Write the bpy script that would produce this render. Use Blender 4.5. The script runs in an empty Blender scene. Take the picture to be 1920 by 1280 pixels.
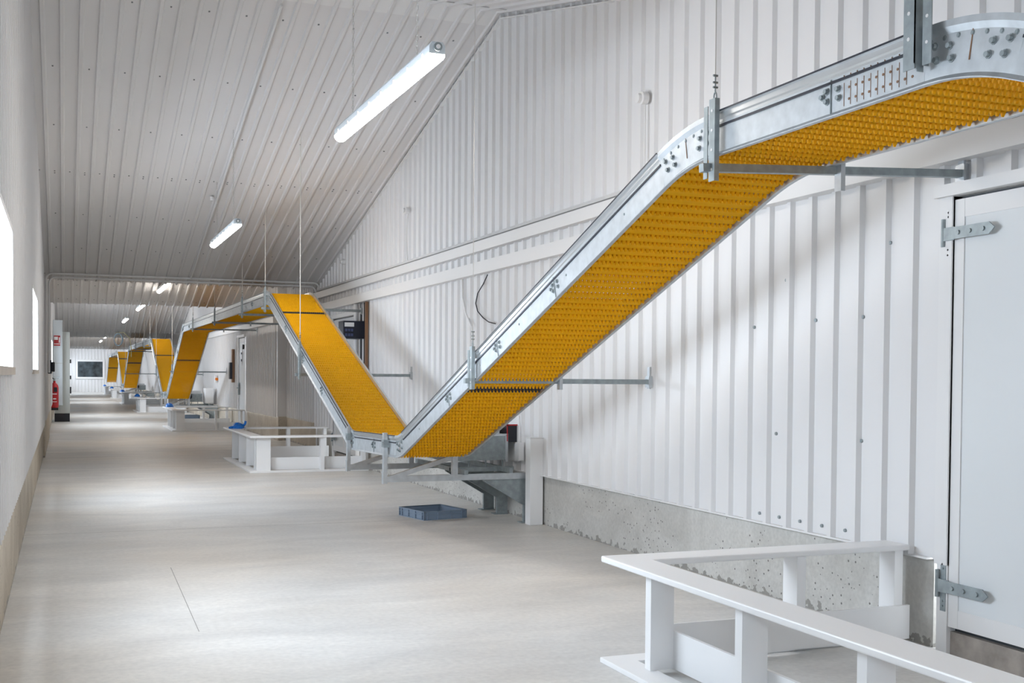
import bpy, math, random
from mathutils import Vector, Matrix
random.seed(7)
C = bpy.context.scene
# ------------------------------------------------------------------ camera
F_PX, CY = 2148.0, 760.9
YAW, PITCH, ROLL = 0.37313, -0.025928, 0.007719
cs, sn = math.cos(YAW), math.sin(YAW)
FWD = Vector((sn*math.cos(PITCH), cs*math.cos(PITCH), math.sin(PITCH)))
RT = Vector((cs, -sn, 0)); UP = RT.cross(FWD)
RT2 = RT*math.cos(ROLL)+UP*math.sin(ROLL); UP2 = UP*math.cos(ROLL)-RT*math.sin(ROLL)
cam_d = bpy.data.cameras.new('camera'); cam = bpy.data.objects.new('camera', cam_d); C.collection.objects.link(cam)
cam_d.sensor_width = 36; cam_d.lens = F_PX/1920*36; cam_d.shift_y = (CY-640)/1920
cam_d.clip_start = 0.05; cam_d.clip_end = 400
cam.matrix_world = Matrix((( RT2.x, UP2.x, -FWD.x, 0), (RT2.y, UP2.y, -FWD.y, 0), (RT2.z, UP2.z, -FWD.z, 1.6), (0, 0, 0, 1)))
C.camera = cam
# ------------------------------------------------------------------ world, exposure
w = bpy.data.worlds.new('world'); C.world = w; w.use_nodes = True
bg = w.node_tree.nodes['Background']; bg.inputs[0].default_value = (0.86, 0.93, 1.0, 1); bg.inputs[1].default_value = 3.0
C.view_settings.view_transform = 'Standard'; C.view_settings.look = 'None'
C.view_settings.gamma = 1; C.view_settings.use_curve_mapping = False
C.view_settings.exposure = 0.80
LAMP = 24.0         # diffuser strength of the tube lamps
SKY_P = 95.0        # daylight through each window (W)
BARNS = [(-18.0, 2.0), (2.0, 23.3), (31.0, 52.3), (60.0, 81.3), (89.3, 110.6)]
WINDOWS = [(-2.6, 0.1), (5.9, 8.62), (14.1, 16.8), (36.0, 38.7), (44.2, 46.9), (65, 67.7), (73.2, 75.9), (91, 93.7), (97, 99.7)]
RIDGE, EAVE, PITCHR = 5.82, 3.36, 0.2352
for k, (a_, b_) in enumerate(WINDOWS):
    ld = bpy.data.lights.new('window_daylight', 'AREA'); ld.shape = 'RECTANGLE'; ld.size = 2.6; ld.size_y = 0.9
    ld.energy = SKY_P; ld.color = (0.80, 0.90, 1.0)
    lo = bpy.data.objects.new('window_daylight', ld); C.collection.objects.link(lo)
    lo.location = (-0.62, (a_+b_)/2, 2.14)
    d = Vector((1, 0, -0.42)).normalized()
    lo.rotation_euler = d.to_track_quat('-Z', 'Y').to_euler()
    # long side of the light runs along y
    lo.rotation_euler = (Matrix(((0, d.z, -d.x), (1, 0, 0), (0, -d.x, -d.z)))).to_euler()

# ------------------------------------------------------------------ helpers
class MB:
    def __init__(s): s.v = []; s.f = []; s.parts = []
    def add(s, v, f):
        s.parts.append((list(v), list(f))); n = len(s.v); s.v += [tuple(p) for p in v]; s.f += [tuple(i+n for i in q) for q in f]; return s
    def box(s, x0, x1, y0, y1, z0, z1):
        return s.add([(x0,y0,z0),(x1,y0,z0),(x1,y1,z0),(x0,y1,z0),(x0,y0,z1),(x1,y0,z1),(x1,y1,z1),(x0,y1,z1)],
                     [(0,3,2,1),(4,5,6,7),(0,1,5,4),(1,2,6,5),(2,3,7,6),(3,0,4,7)])
    def bar(s, p, q, w, h, up=(0,0,1)):
        p, q = Vector(p), Vector(q); t = (q-p).normalized(); u = Vector(up)
        if abs(t.dot(u)) > .98: u = Vector((0,1,0))
        r = t.cross(u).normalized(); u = r.cross(t)
        v = [c + r*a*w/2 + u*b*h/2 for c in (p, q) for a, b in ((-1,-1),(1,-1),(1,1),(-1,1))]
        return s.add(v, [(0,1,2,3),(7,6,5,4),(0,4,5,1),(1,5,6,2),(2,6,7,3),(3,7,4,0)])
    def cyl(s, p, q, r, n=12, r2=None):
        p, q = Vector(p), Vector(q); t = (q-p).normalized(); a = t.orthogonal().normalized(); b = t.cross(a)
        r2 = r if r2 is None else r2
        v = [p+(a*math.cos(2*math.pi*i/n)+b*math.sin(2*math.pi*i/n))*r for i in range(n)] + \
            [q+(a*math.cos(2*math.pi*i/n)+b*math.sin(2*math.pi*i/n))*r2 for i in range(n)]
        return s.add(v, [(i,(i+1)%n,n+(i+1)%n,n+i) for i in range(n)]+[tuple(range(n-1,-1,-1)), tuple(range(n,2*n))])
    def tube(s, pts, r, n=8, closed=False):
        pts = [Vector(p) for p in pts]; m = len(pts); v = []; a = None
        for i, p in enumerate(pts):
            t = (pts[(i+1)%m]-pts[i-1]) if closed else (pts[min(i+1,m-1)]-pts[max(i-1,0)])
            t.normalize(); a = t.orthogonal() if a is None else a-t*a.dot(t); a.normalize(); b = t.cross(a)
            v += [p+(a*math.cos(2*math.pi*j/n)+b*math.sin(2*math.pi*j/n))*r for j in range(n)]
        f = [(i*n+j, i*n+(j+1)%n, ((i+1)%m)*n+(j+1)%n, ((i+1)%m)*n+j) for i in range(m if closed else m-1) for j in range(n)]
        if not closed: f += [tuple(range(n-1,-1,-1)), tuple(range((m-1)*n, m*n))]
        return s.add(v, f)
    def prism(s, pts, d):
        d = Vector(d); pts = [Vector(p) for p in pts]; n = len(pts)
        return s.add(pts+[p+d for p in pts], [tuple(range(n-1,-1,-1)), tuple(range(n,2*n))]+[(i,(i+1)%n,n+(i+1)%n,n+i) for i in range(n)])
    def lathe(s, c, prof, n=20):     # prof: (r, z) pairs
        v = [(c[0]+r*math.cos(2*math.pi*j/n), c[1]+r*math.sin(2*math.pi*j/n), c[2]+z) for r, z in prof for j in range(n)]
        m = len(prof)
        return s.add(v, [(i*n+j, i*n+(j+1)%n, (i+1)*n+(j+1)%n, (i+1)*n+j) for i in range(m-1) for j in range(n)])
    def build(s, name, mat, parent=None, smooth=False, bevel=0):
        me = bpy.data.meshes.new(name); me.from_pydata(s.v, [], s.f); me.update()
        o = bpy.data.objects.new(name, me); C.collection.objects.link(o); me.materials.append(mat)
        if smooth:
            me.polygons.foreach_set('use_smooth', [True]*len(me.polygons))
            md = o.modifiers.new('edges', 'EDGE_SPLIT'); md.split_angle = math.radians(35)
        if bevel:
            md = o.modifiers.new('bevel', 'BEVEL'); md.width = bevel; md.segments = 2; md.limit_method = 'ANGLE'
        if parent is not None:
            o.parent = parent; o.matrix_parent_inverse = Matrix.Translation(-Vector(parent.location))
        return o
def build_each(mb, name, mat, parent, per=1, **kw):
    # every piece added to the builder becomes an object of its own; 'per' consecutive pieces belong together
    for i in range(0, len(mb.parts), per):
        m = MB()
        for v, f in mb.parts[i:i+per]: m.add(v, f)
        m.build(name, mat, parent, **kw)
def tag(o, label=None, cat=None, group=None, kind=None):
    for k, v in (('label', label), ('category', cat), ('group', group), ('kind', kind)):
        if v: o[k] = v
    return o
def thing(name, loc, label=None, cat=None, group=None, kind=None):
    o = bpy.data.objects.new(name, None); C.collection.objects.link(o); o.location = loc; o.empty_display_size = .1
    return tag(o, label, cat, group, kind)
def copy_tree(o, dloc, parent=None):
    c = o.copy(); C.collection.objects.link(c)
    if parent is not None: c.parent = parent
    else: c.location = Vector(o.location)+Vector(dloc)
    for ch in list(o.children): copy_tree(ch, (0,0,0), c)
    return c

# ------------------------------------------------------------------ materials
def mat(name, col, rough=.5, metal=0.0, noise=None, bump=None, spec=None):
    m = bpy.data.materials.new(name); m.use_nodes = True; nt = m.node_tree; b = nt.nodes['Principled BSDF']
    b.inputs['Base Color'].default_value = (*col, 1); b.inputs['Roughness'].default_value = rough; b.inputs['Metallic'].default_value = metal
    if spec is not None: b.inputs['Specular IOR Level'].default_value = spec
    tc = nt.nodes.new('ShaderNodeTexCoord')
    if noise:
        sc, amt = noise
        n = nt.nodes.new('ShaderNodeTexNoise'); n.inputs['Scale'].default_value = sc; n.inputs['Detail'].default_value = 5
        nt.links.new(tc.outputs['Object'], n.inputs['Vector'])
        r = nt.nodes.new('ShaderNodeValToRGB'); r.color_ramp.elements[0].position = .3; r.color_ramp.elements[1].position = .7
        r.color_ramp.elements[0].color = (*[c*(1-amt) for c in col], 1); r.color_ramp.elements[1].color = (*[min(1, c*(1+amt)) for c in col], 1)
        nt.links.new(n.outputs['Fac'], r.inputs[0]); nt.links.new(r.outputs[0], b.inputs['Base Color'])
    if bump:
        n2 = nt.nodes.new('ShaderNodeTexNoise'); n2.inputs['Scale'].default_value = bump[0]; n2.inputs['Detail'].default_value = 6
        nt.links.new(tc.outputs['Object'], n2.inputs['Vector'])
        bp = nt.nodes.new('ShaderNodeBump'); bp.inputs['Strength'].default_value = bump[1]; bp.inputs['Distance'].default_value = .01
        nt.links.new(n2.outputs['Fac'], bp.inputs['Height']); nt.links.new(bp.outputs[0], b.inputs['Normal'])
    return m
M = {}
M['sheet'] = mat('white_sheet', (.76,.75,.745), .38, noise=(.6,.02))
M['ceil'] = mat('white_roof_sheet', (.72,.705,.70), .42, noise=(.5,.03))
M['trim'] = mat('white_trim', (.78,.77,.76), .4)
M['pvc'] = mat('white_plastic_board', (.86,.86,.86), .35)
M['door'] = mat('door_panel', (.72,.74,.745), .4)
M['galv'] = mat('galvanized_steel', (.53,.56,.58), .45, .7, noise=(14,.10), bump=(60,.03))
M['galvd'] = mat('weathered_galvanized_steel', (.32,.36,.37), .5, .6, noise=(18,.15))
M['rail'] = mat('bright_steel_rail', (.66,.69,.71), .3, .85, noise=(5,.05))
M['black'] = mat('black_plastic', (.012,.014,.02), .45)
M['navy'] = mat('dark_control_box', (.012,.016,.03), .4)
M['red'] = mat('red_enamel', (.42,.012,.015), .3)
M['wire'] = mat('steel_wire', (.55,.53,.5), .4, .7)
M['whitewire'] = mat('white_cord', (.75,.72,.66), .6)
M['dark'] = mat('dark_gap', (.05,.055,.06), .8)
M['screw'] = mat('dull_screw_heads', (.24,.24,.25), .5)
M['wood'] = mat('brown_timber_edge', (.28,.15,.08), .6)
M['crate'] = mat('grey_blue_crate_plastic', (.22,.285,.37), .45)
M['blue'] = mat('blue_plastic_film', (.01,.17,.62), .35)
M['cab'] = mat('light_grey_cabinet', (.52,.54,.51), .4)
M['cabl'] = mat('pale_blue_grey_cabinet', (.66,.72,.76), .4)
M['sill'] = mat('tan_window_board', (.48,.42,.36), .6, noise=(6,.1))
M['cyan'] = mat('pale_blue_hose', (.55,.72,.85), .4)
M['ylw'] = mat('cream_hose', (.72,.66,.36), .4)
M['orange'] = mat('orange_knob', (.8,.22,.02), .4)

def belt_mat(name, c):
    m = bpy.data.materials.new(name); m.use_nodes = True; nt = m.node_tree; b = nt.nodes['Principled BSDF']
    b.inputs['Base Color'].default_value = (*c, 1); b.inputs['Roughness'].default_value = .5; b.inputs['Specular IOR Level'].default_value = .25
    tr = nt.nodes.new('ShaderNodeBsdfTranslucent'); tr.inputs[0].default_value = (1.0, .55, .0, 1)
    mx = nt.nodes.new('ShaderNodeMixShader'); mx.inputs[0].default_value = .30
    nt.links.new(b.outputs[0], mx.inputs[1]); nt.links.new(tr.outputs[0], mx.inputs[2])
    nt.links.new(mx.outputs[0], nt.nodes['Material Output'].inputs[0]); return m
M['belt'] = belt_mat('amber_belt_plastic', (1.0, .565, .001))

def concrete(name, base, stain, scale, pits):
    m = bpy.data.materials.new(name); m.use_nodes = True; nt = m.node_tree; b = nt.nodes['Principled BSDF']; L = nt.links.new
    tc = nt.nodes.new('ShaderNodeTexCoord')
    n = nt.nodes.new('ShaderNodeTexNoise'); n.inputs['Scale'].default_value = scale; n.inputs['Detail'].default_value = 8; n.inputs['Roughness'].default_value = .62
    n.inputs['Distortion'].default_value = .6
    mp = nt.nodes.new('ShaderNodeMapping'); mp.inputs['Scale'].default_value = (1, 1, 1) if pits else (.8, 1.9, 1)
    L(tc.outputs['Object'], mp.inputs[0]); L(mp.outputs[0], n.inputs['Vector'])
    r = nt.nodes.new('ShaderNodeValToRGB'); r.color_ramp.elements[0].position = .32; r.color_ramp.elements[1].position = .66
    r.color_ramp.elements[0].color = (*stain, 1); r.color_ramp.elements[1].color = (*base, 1)
    L(n.outputs['Fac'], r.inputs[0]); out = r.outputs[0]
    n3 = nt.nodes.new('ShaderNodeTexNoise'); n3.inputs['Scale'].default_value = 38 if pits else 26; n3.inputs['Detail'].default_value = 6
    L(tc.outputs['Object'], n3.inputs['Vector'])
    mm = nt.nodes.new('ShaderNodeMixRGB'); mm.blend_type = 'MULTIPLY'; mm.inputs[0].default_value = .30
    L(out, mm.inputs[1]); L(n3.outputs['Fac'], mm.inputs[2]); 
    gm = nt.nodes.new('ShaderNodeMixRGB'); gm.blend_type = 'MULTIPLY'; gm.inputs[0].default_value = 1; gm.inputs[2].default_value = (1.16,1.16,1.16,1)
    L(mm.outputs[0], gm.inputs[1]); out = gm.outputs[0]
    if not pits:      # broad beige patches
        n6 = nt.nodes.new('ShaderNodeTexNoise'); n6.inputs['Scale'].default_value = .28; n6.inputs['Detail'].default_value = 4; L(tc.outputs['Object'], n6.inputs['Vector'])
        r6 = nt.nodes.new('ShaderNodeValToRGB'); r6.color_ramp.elements[0].position = .42; r6.color_ramp.elements[1].position = .62
        r6.color_ramp.elements[0].color = (1, 1, 1, 1); r6.color_ramp.elements[1].color = (1.0, .95, .89, 1); L(n6.outputs['Fac'], r6.inputs[0])
        m6 = nt.nodes.new('ShaderNodeMixRGB'); m6.blend_type = 'MULTIPLY'; m6.inputs[0].default_value = 1; L(out, m6.inputs[1]); L(r6.outputs[0], m6.inputs[2]); out = m6.outputs[0]
    if pits:
        v = nt.nodes.new('ShaderNodeTexVoronoi'); v.inputs['Scale'].default_value = 22; v.feature = 'F1'
        L(tc.outputs['Object'], v.inputs['Vector'])
        lt = nt.nodes.new('ShaderNodeMath'); lt.operation = 'LESS_THAN'; lt.inputs[1].default_value = .17; L(v.outputs['Distance'], lt.inputs[0])
        n4 = nt.nodes.new('ShaderNodeTexNoise'); n4.inputs['Scale'].default_value = 1.7; L(tc.outputs['Object'], n4.inputs['Vector'])
        gt = nt.nodes.new('ShaderNodeMath'); gt.operation = 'GREATER_THAN'; gt.inputs[1].default_value = .50; L(n4.outputs['Fac'], gt.inputs[0])
        mu = nt.nodes.new('ShaderNodeMath'); mu.operation = 'MULTIPLY'; L(lt.outputs[0], mu.inputs[0]); L(gt.outputs[0], mu.inputs[1])
        mk = nt.nodes.new('ShaderNodeMixRGB'); mk.inputs[2].default_value = (.16,.15,.14,1); L(mu.outputs[0], mk.inputs[0]); L(out, mk.inputs[1]); out = mk.outputs[0]
        # dirt ragged along the foot of the plinth
        sx = nt.nodes.new('ShaderNodeSeparateXYZ'); L(tc.outputs['Object'], sx.inputs[0])
        n5 = nt.nodes.new('ShaderNodeTexNoise'); n5.inputs['Scale'].default_value = 12; n5.inputs['Detail'].default_value = 7; L(tc.outputs['Object'], n5.inputs['Vector'])
        ml = nt.nodes.new('ShaderNodeMath'); ml.operation = 'MULTIPLY_ADD'; ml.inputs[1].default_value = .30; ml.inputs[2].default_value = -.135; L(n5.outputs['Fac'], ml.inputs[0])
        l2 = nt.nodes.new('ShaderNodeMath'); l2.operation = 'LESS_THAN'; L(sx.outputs['Z'], l2.inputs[0]); L(ml.outputs[0], l2.inputs[1])
        m5 = nt.nodes.new('ShaderNodeMixRGB'); m5.inputs[2].default_value = (.30,.285,.26,1); L(l2.outputs[0], m5.inputs[0]); L(out, m5.inputs[1]); out = m5.outputs[0]
        b.inputs['Roughness'].default_value = .8
    else:
        b.inputs['Roughness'].default_value = .42; b.inputs['Specular IOR Level'].default_value = .35
    L(out, b.inputs['Base Color'])
    bp = nt.nodes.new('ShaderNodeBump'); bp.inputs['Strength'].default_value = .25 if pits else .06; bp.inputs['Distance'].default_value = .01
    L(n3.outputs['Fac'], bp.inputs['Height']); L(bp.outputs[0], b.inputs['Normal'])
    return m
M['floor'] = concrete('power_floated_concrete', (.71,.70,.675), (.56,.555,.54), .9, False)
M['conc'] = concrete('cast_concrete', (.62,.605,.57), (.46,.445,.41), 1.6, True)
M['conc2'] = concrete('beige_cast_concrete', (.60,.54,.45), (.42,.36,.28), 1.3, True)
M['sillc'] = mat('brown_grey_concrete', (.34,.30,.265), .85, noise=(9,.25), bump=(30,.3))
M['joint'] = mat('concrete_joint', (.30,.29,.27), .9)

def emis(name, col, s):
    m = bpy.data.materials.new(name); m.use_nodes = True; b = m.node_tree.nodes['Principled BSDF']
    b.inputs['Base Color'].default_value = (*col, 1); b.inputs['Emission Color'].default_value = (*col, 1); b.inputs['Emission Strength'].default_value = s
    return m
M['lamp'] = emis('lamp_diffuser', (1.0,.935,.86), LAMP)
def pane_mat():
    m = bpy.data.materials.new('window_glass'); m.use_nodes = True; nt = m.node_tree; nt.nodes.remove(nt.nodes['Principled BSDF'])
    t = nt.nodes.new('ShaderNodeBsdfTransparent'); t.inputs[0].default_value = (.95,.97,1,1); g = nt.nodes.new('ShaderNodeBsdfGlossy'); g.inputs['Roughness'].default_value = .05
    mx = nt.nodes.new('ShaderNodeMixShader'); mx.inputs[0].default_value = .06
    nt.links.new(t.outputs[0], mx.inputs[1]); nt.links.new(g.outputs[0], mx.inputs[2]); nt.links.new(mx.outputs[0], nt.nodes['Material Output'].inputs[0]); return m
M['pane'] = pane_mat()
M['darkpane'] = mat('dark_room_glass', (.055,.07,.08), .08, noise=(2.2,.6))

# ------------------------------------------------------------------ setting
def ceil_z(y):
    for a_, b_ in BARNS:
        if a_ <= y <= b_: return EAVE+PITCHR*min(y-a_, b_-y)
    for i in range(len(BARNS)-1):
        a_, b_ = BARNS[i][1], BARNS[i+1][0]
        if a_ <= y <= b_: return EAVE+PITCHR*min(y-a_, b_-y)
    return EAVE
YEND = 101.0; YBACK = -5.5
fb = MB().box(-.9, 5.4, YBACK, YEND+.5, -.1, 0); flo = tag(fb.build('floor', M['floor']), 'pale power-floated concrete floor of the long hall', kind='structure')

for yy in (-.5, 12.2, 24.5, 37.0): MB().box(-.36, 4.8, yy, yy+.006, -.002, .0006).build('saw_cut', M['joint'], flo)
MB().bar((.78, 7.3, 0), (.82, 9.8, 0), .005, .001).build('hairline_crack', M['joint'], flo)
def wall_profile(y0, y1, pitch, crown, flank, depth, phase):
    pts = [(y0, 0.0)]
    k0 = int((y0-phase)/pitch)-1
    k = k0
    while phase+k*pitch < y1:
        c = phase+k*pitch           # near edge of crown
        for y, d in ((c-flank, 0), (c, depth), (c+crown, depth), (c+crown+flank, 0)):
            if y0 < y < y1: pts.append((y, d))
        k += 1
    pts.append((y1, 0.0)); return pts
def sheet_wall(mb, x, sgn, y0, y1, zlo, holes=(), pitch=.253, crown=.042, flank=.014, depth=.034, phase=7.35, zhi=None):
    pr = wall_profile(y0, y1, pitch, crown, flank, depth, phase)
    brk = sorted({y for h in holes for y in h[:2] if y0 < y < y1} | {(b[0]+b[1])/2 for b in BARNS if y0 < (b[0]+b[1])/2 < y1} | {(BARNS[i][1]+BARNS[i+1][0])/2 for i in range(len(BARNS)-1) if y0 < (BARNS[i][1]+BARNS[i+1][0])/2 < y1})
    out = []
    for i in range(len(pr)-1):
        (ya, da), (yb, db) = pr[i], pr[i+1]; out.append((ya, da))
        for y in brk:
            if ya < y < yb: out.append((y, da+(db-da)*(y-ya)/(yb-ya)))
    out.append(pr[-1])
    for (ya, da), (yb, db) in zip(out, out[1:]):
        if yb-ya < 1e-6: continue
        ym = (ya+yb)/2
        rng = [(zlo, None)]
        for h in holes:
            if h[0] < ym < h[1]: rng = [(zlo, h[2]), (h[3], None)]
        for lo, hi in rng:
            za = hi if hi is not None else (zhi or ceil_z(ya)); zb = hi if hi is not None else (zhi or ceil_z(yb))
            if za <= lo: continue
            mb.add([(x+sgn*da, ya, lo), (x+sgn*db, yb, lo), (x+sgn*db, yb, zb), (x+sgn*da, ya, za)], [(0,1,2,3)])
XR, XL = 4.81, -.36
# right wall
D1 = (2.9, 5.34, 0, 2.66); D2 = (19.75, 21.65, 0, 2.66); D3 = (32.9, 34.3, 0, 2.66)
mb = MB()
sheet_wall(mb, XR, -1, YBACK, 23.3, .54, [D1, D2])
wall_r = o = mb.build('wall_right', M['sheet']); tag(o, 'white ribbed metal cladding on the right side of the nearest hall', kind='structure')
mb = MB(); sheet_wall(mb, 5.07, -1, 23.3, 27.9, .56); mb.add([(XR,23.3,0),(5.07,23.3,0),(5.07,23.3,3.4),(XR,23.3,3.4)],[(0,1,2,3)])
mb.add([(4.82,27.9,.58),(5.07,27.9,.58),(5.07,27.9,4.1),(4.82,27.9,4.1)],[(0,1,2,3)])
tag(mb.build('wall_right', M['sheet']), 'recessed white ribbed wall in the first link passage', kind='structure')
mb = MB(); sheet_wall(mb, XR+.01, -1, 27.9, YEND, .56, [D3]); tag(mb.build('wall_right', M['sheet']), 'white ribbed wall on the right of the far halls', kind='structure')
def plinth(x0, x1, y0, y1, z1, label):
    b = MB().box(x0, x1, y0, y1, 0, z1); tag(b.build('baseboard_right' if x0 > 2 else 'baseboard_left', M['conc'] if x0 > 2 and y0 < 23 else M['conc2']), label, kind='structure')
plinth(4.835, 5.05, 5.42, 19.7, .54, 'pitted cast concrete plinth under the nearest right wall')
plinth(4.835, 5.05, YBACK, 2.85, .54, 'concrete plinth beside the camera')
plinth(4.835, 5.3, 21.75, 23.3, .54, 'concrete plinth past the second door')
plinth(5.05, 5.3, 23.3, 27.9, .56, 'beige concrete plinth of the recessed link wall')
plinth(4.84, 5.3, 27.9, 32.9, .58, 'concrete plinth end standing forward in the link')
plinth(4.85, 5.3, 34.3, YEND, .56, 'concrete plinth along the far halls')
# flashing drip on top of the right plinth
mb = MB().box(4.775, 4.84, 5.42, 19.7, .53, .542); tag(mb.build('trim_1', M['trim']), 'thin white drip flashing on top of the plinth', kind='structure')
# left wall
mb = MB()
for (a_, b_) in ((YBACK, 2.0), (2.0, 23.3), (31.0, 52.3), (60.0, 81.3), (89.3, YEND)):
    sheet_wall(mb, XL, 1, a_, b_, .62, [(p, q, 1.63, 2.57) for p, q in WINDOWS], pitch=.207, crown=.045, depth=.03, phase=.05)
tag(mb.build('wall_left', M['sheet']), 'white ribbed metal cladding on the left side with small windows', kind='structure')
mb = MB()
for a_, b_ in ((23.3, 31.0), (52.3, 60.0), (81.3, 89.3)):
    sheet_wall(mb, XL+.04, 1, a_, b_, .7, pitch=.207, crown=.04, depth=.012, phase=.05)
    for yy in (a_, b_): mb.add([(XL-.1,yy,.7),(XL+.04,yy,.7),(XL+.04,yy,3.37),(XL-.1,yy,3.37)],[(0,1,2,3)])
tag(mb.build('wall_left', M['sheet']), 'white left wall pieces of the link passages', kind='structure')
plinth(XL-.3, XL-.005, YBACK, 23.3, .62, 'stained concrete plinth under the nearest left wall')
plinth(XL-.3, XL+.03, 23.3, 31.0, .72, 'slightly taller concrete plinth in the left of the link')
plinth(XL-.3, XL-.005, 31.0, YEND, .62, 'concrete plinth under the far left wall')
# windows
for k, (a_, b_) in enumerate(WINDOWS):
    t = thing('window_%d' % (k+1), (XL-.05, a_, 1.63), 'low wide daylight window in the left wall, opening %d' % (k+1), kind='structure')
    f = MB()
    f.box(XL-.22, XL+.036, a_-.03, a_+.01, 1.60, 2.60); f.box(XL-.22, XL+.036, b_-.01, b_+.03, 1.60, 2.60); f.box(XL-.22, XL+.036, a_, b_, 2.56, 2.60)
    f.box(XL-.20, XL-.15, a_, b_, 1.63, 1.68); f.box(XL-.20, XL-.15, a_, b_, 2.51, 2.56)
    f.build('window_frame', M['trim'], t)
    MB().box(XL-.185, XL-.175, a_, b_, 1.66, 2.54).build('pane', M['pane'], t)
    MB().box(XL-.22, XL+.05, a_-.02, b_+.02, 1.585, 1.635).build('window_sill', M['sill'], t)
# ceilings
def ceil_slope(y0, y1, label, seam=None, screws=False):
    mb = MB(); xs = []; x = -.6
    while x < 5.3:
        xs += [(x, 0), (x+.145, 0), (x+.158, .026), (x+.194, .026)]; x += .207
    z0, z1 = ceil_z(y0+1e-4) if y0 != y1 else 0, ceil_z(y1-1e-4)
    z0 = EAVE if abs(z0-EAVE) < .01 else z0; z1 = EAVE if abs(z1-EAVE) < .01 else z1
    for (xa, da), (xb, db) in zip(xs, xs[1:]):
        mb.add([(xa,y0,z0-da),(xb,y0,z0-db),(xb,y1,z1-db),(xa,y1,z1-da)],[(0,1,2,3)])
    o = tag(mb.build('ceiling', M['ceil']), label, kind='structure')
    if screws:
        s = MB(); zc = lambda y: z0+(z1-z0)*(y-y0)/(y1-y0)
        def scr(x, y): s.box(x-.009, x+.009, y-.012, y+.012, zc(y)-.008, zc(y)+.004)
        ys = [y0+.75+1.62*i for i in range(int((y1-y0)/1.62)+1)]
        for j in range(14):
            xx = -.6+.207*(2*j)+.07
            for yy in ys:
                if yy < y1-.2: scr(xx, yy)
        for j in range(28):
            xx = -.6+.207*j+.07
            scr(xx, y0+(y1-y0)*.52); scr(xx, y1-.35)
            if (j % 5) == 0:
                yy = y0+.4
                while yy < y1-.4: scr(xx+.1, yy); yy += .5
        sc = s.build('screw_rows', M['screw'], o); sc['kind'] = 'stuff'
    return o
ceil_slope(-1.85, 2.0, 'white ribbed ceiling over the link at the camera')
ceil_slope(YBACK, -1.85, 'white ribbed ceiling behind the camera')
ceil_slope(2.0, 12.65, 'near slope of the ribbed ceiling rising to the ridge')
ceil_slope(12.65, 23.3, 'far slope of the ribbed ceiling falling to the first valley', screws=True)
for i, (a_, b_) in enumerate(((23.3, 31.0), (31.0, 52.3), (52.3, 60.0), (60.0, 81.3), (81.3, 89.3))):
    m_ = (a_+b_)/2
    nm = ('first link', 'second hall', 'second link', 'third hall', 'third link')[i]
    ceil_slope(a_, m_, 'near ceiling slope of the '+nm); ceil_slope(m_, b_, 'far ceiling slope of the '+nm, screws=(i < 2))
ceil_slope(89.3, YEND, 'ceiling over the last hall')
# ridge flashing and gable edge flashing
mb = MB()
for s_ in (-1, 1):
    mb.prism([(-.5, 12.65, RIDGE+.045), (5.1, 12.65, RIDGE+.045), (5.1, 12.65+s_*.32, RIDGE-.035), (-.5, 12.65+s_*.32, RIDGE-.035)], (0, 0, -.006))
tag(mb.build('trim_2', M['trim']), 'white ridge flashing across the top of the ceiling', kind='structure')
mb = MB()
mb.prism([(4.76, 12.65, RIDGE-.03), (4.81, 12.65, RIDGE-.03), (4.81, 23.2, EAVE-.005), (4.76, 23.2, EAVE-.005)], (0, 0, -.012))
mb.prism([(4.76, 12.65, RIDGE-.03), (4.81, 12.65, RIDGE-.03), (4.81, 2.1, EAVE-.005), (4.76, 2.1, EAVE-.005)], (0, 0, -.012))
tag(mb.build('trim_3', M['trim']), 'white flashing along the sloping top of the right wall', kind='structure')
# wall beams on the right
def beams(y0, y1, x, n):
    u = MB(); u.box(x-.10, x, y0, y1, 3.12, 3.245); u.prism([(x-.09,y0,3.262),(x-.035,y0,3.315),(x,y0,3.315),(x,y0,3.262)],(0,y1-y0,0))
    u.box(x-.015, x, y0, y1, 3.24, 3.265)
    tag(u.build('trim_%d' % n, M['trim']), 'upper white boxed rail running along the right wall', kind='structure')
    l = MB(); l.box(x-.11, x, y0, y1, 2.845, 2.99)
    tag(l.build('trim_%d' % (n+1), M['trim']), 'lower white boxed rail running along the right wall', kind='structure')
beams(YBACK, 23.25, XR, 4); beams(27.9, 52, XR+.01, 6); beams(60, 81, XR+.01, 8)
mb = MB().box(4.9, 5.07, 23.3, 27.9, 2.7, 2.86); tag(mb.build('trim_10', M['trim']), 'short boxed rail above the recessed link wall', kind='structure')
# end wall
mb = MB(); x = -.6
while x < 5.3:
    for xa, da, xb, db in ((x,0,x+.18,0),(x+.18,0,x+.19,.03),(x+.19,.03,x+.24,.03),(x+.24,.03,x+.25,0)):
        mb.add([(xa,YEND-da,0),(xb,YEND-db,0),(xb,YEND-db,6.2),(xa,YEND-da,6.2)],[(0,1,2,3)])
    x += .25
tag(mb.build('wall_back', M['sheet']), 'white ribbed end wall with a dark window', kind='structure')
mb = MB().box(-.9, 5.4, YBACK-.1, YBACK, 0, 4.6); tag(mb.build('wall_front', M['sheet']), 'plain white wall behind the camera', kind='structure')
t = thing('window_20', (2.05, YEND-.05, 1.2), 'dark interior window in the far end wall', kind='structure')
f = MB(); f.box(.93,3.17,YEND-.1,YEND-.03,1.12,1.27); f.box(.93,3.17,YEND-.1,YEND-.03,2.55,2.70); f.box(.93,1.08,YEND-.1,YEND-.03,1.27,2.55); f.box(3.02,3.17,YEND-.1,YEND-.03,1.27,2.55)
f.build('window_frame', M['trim'], t); MB().box(1.08,3.02,YEND-.06,YEND-.04,1.27,2.55).build('pane', M['darkpane'], t)

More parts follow.
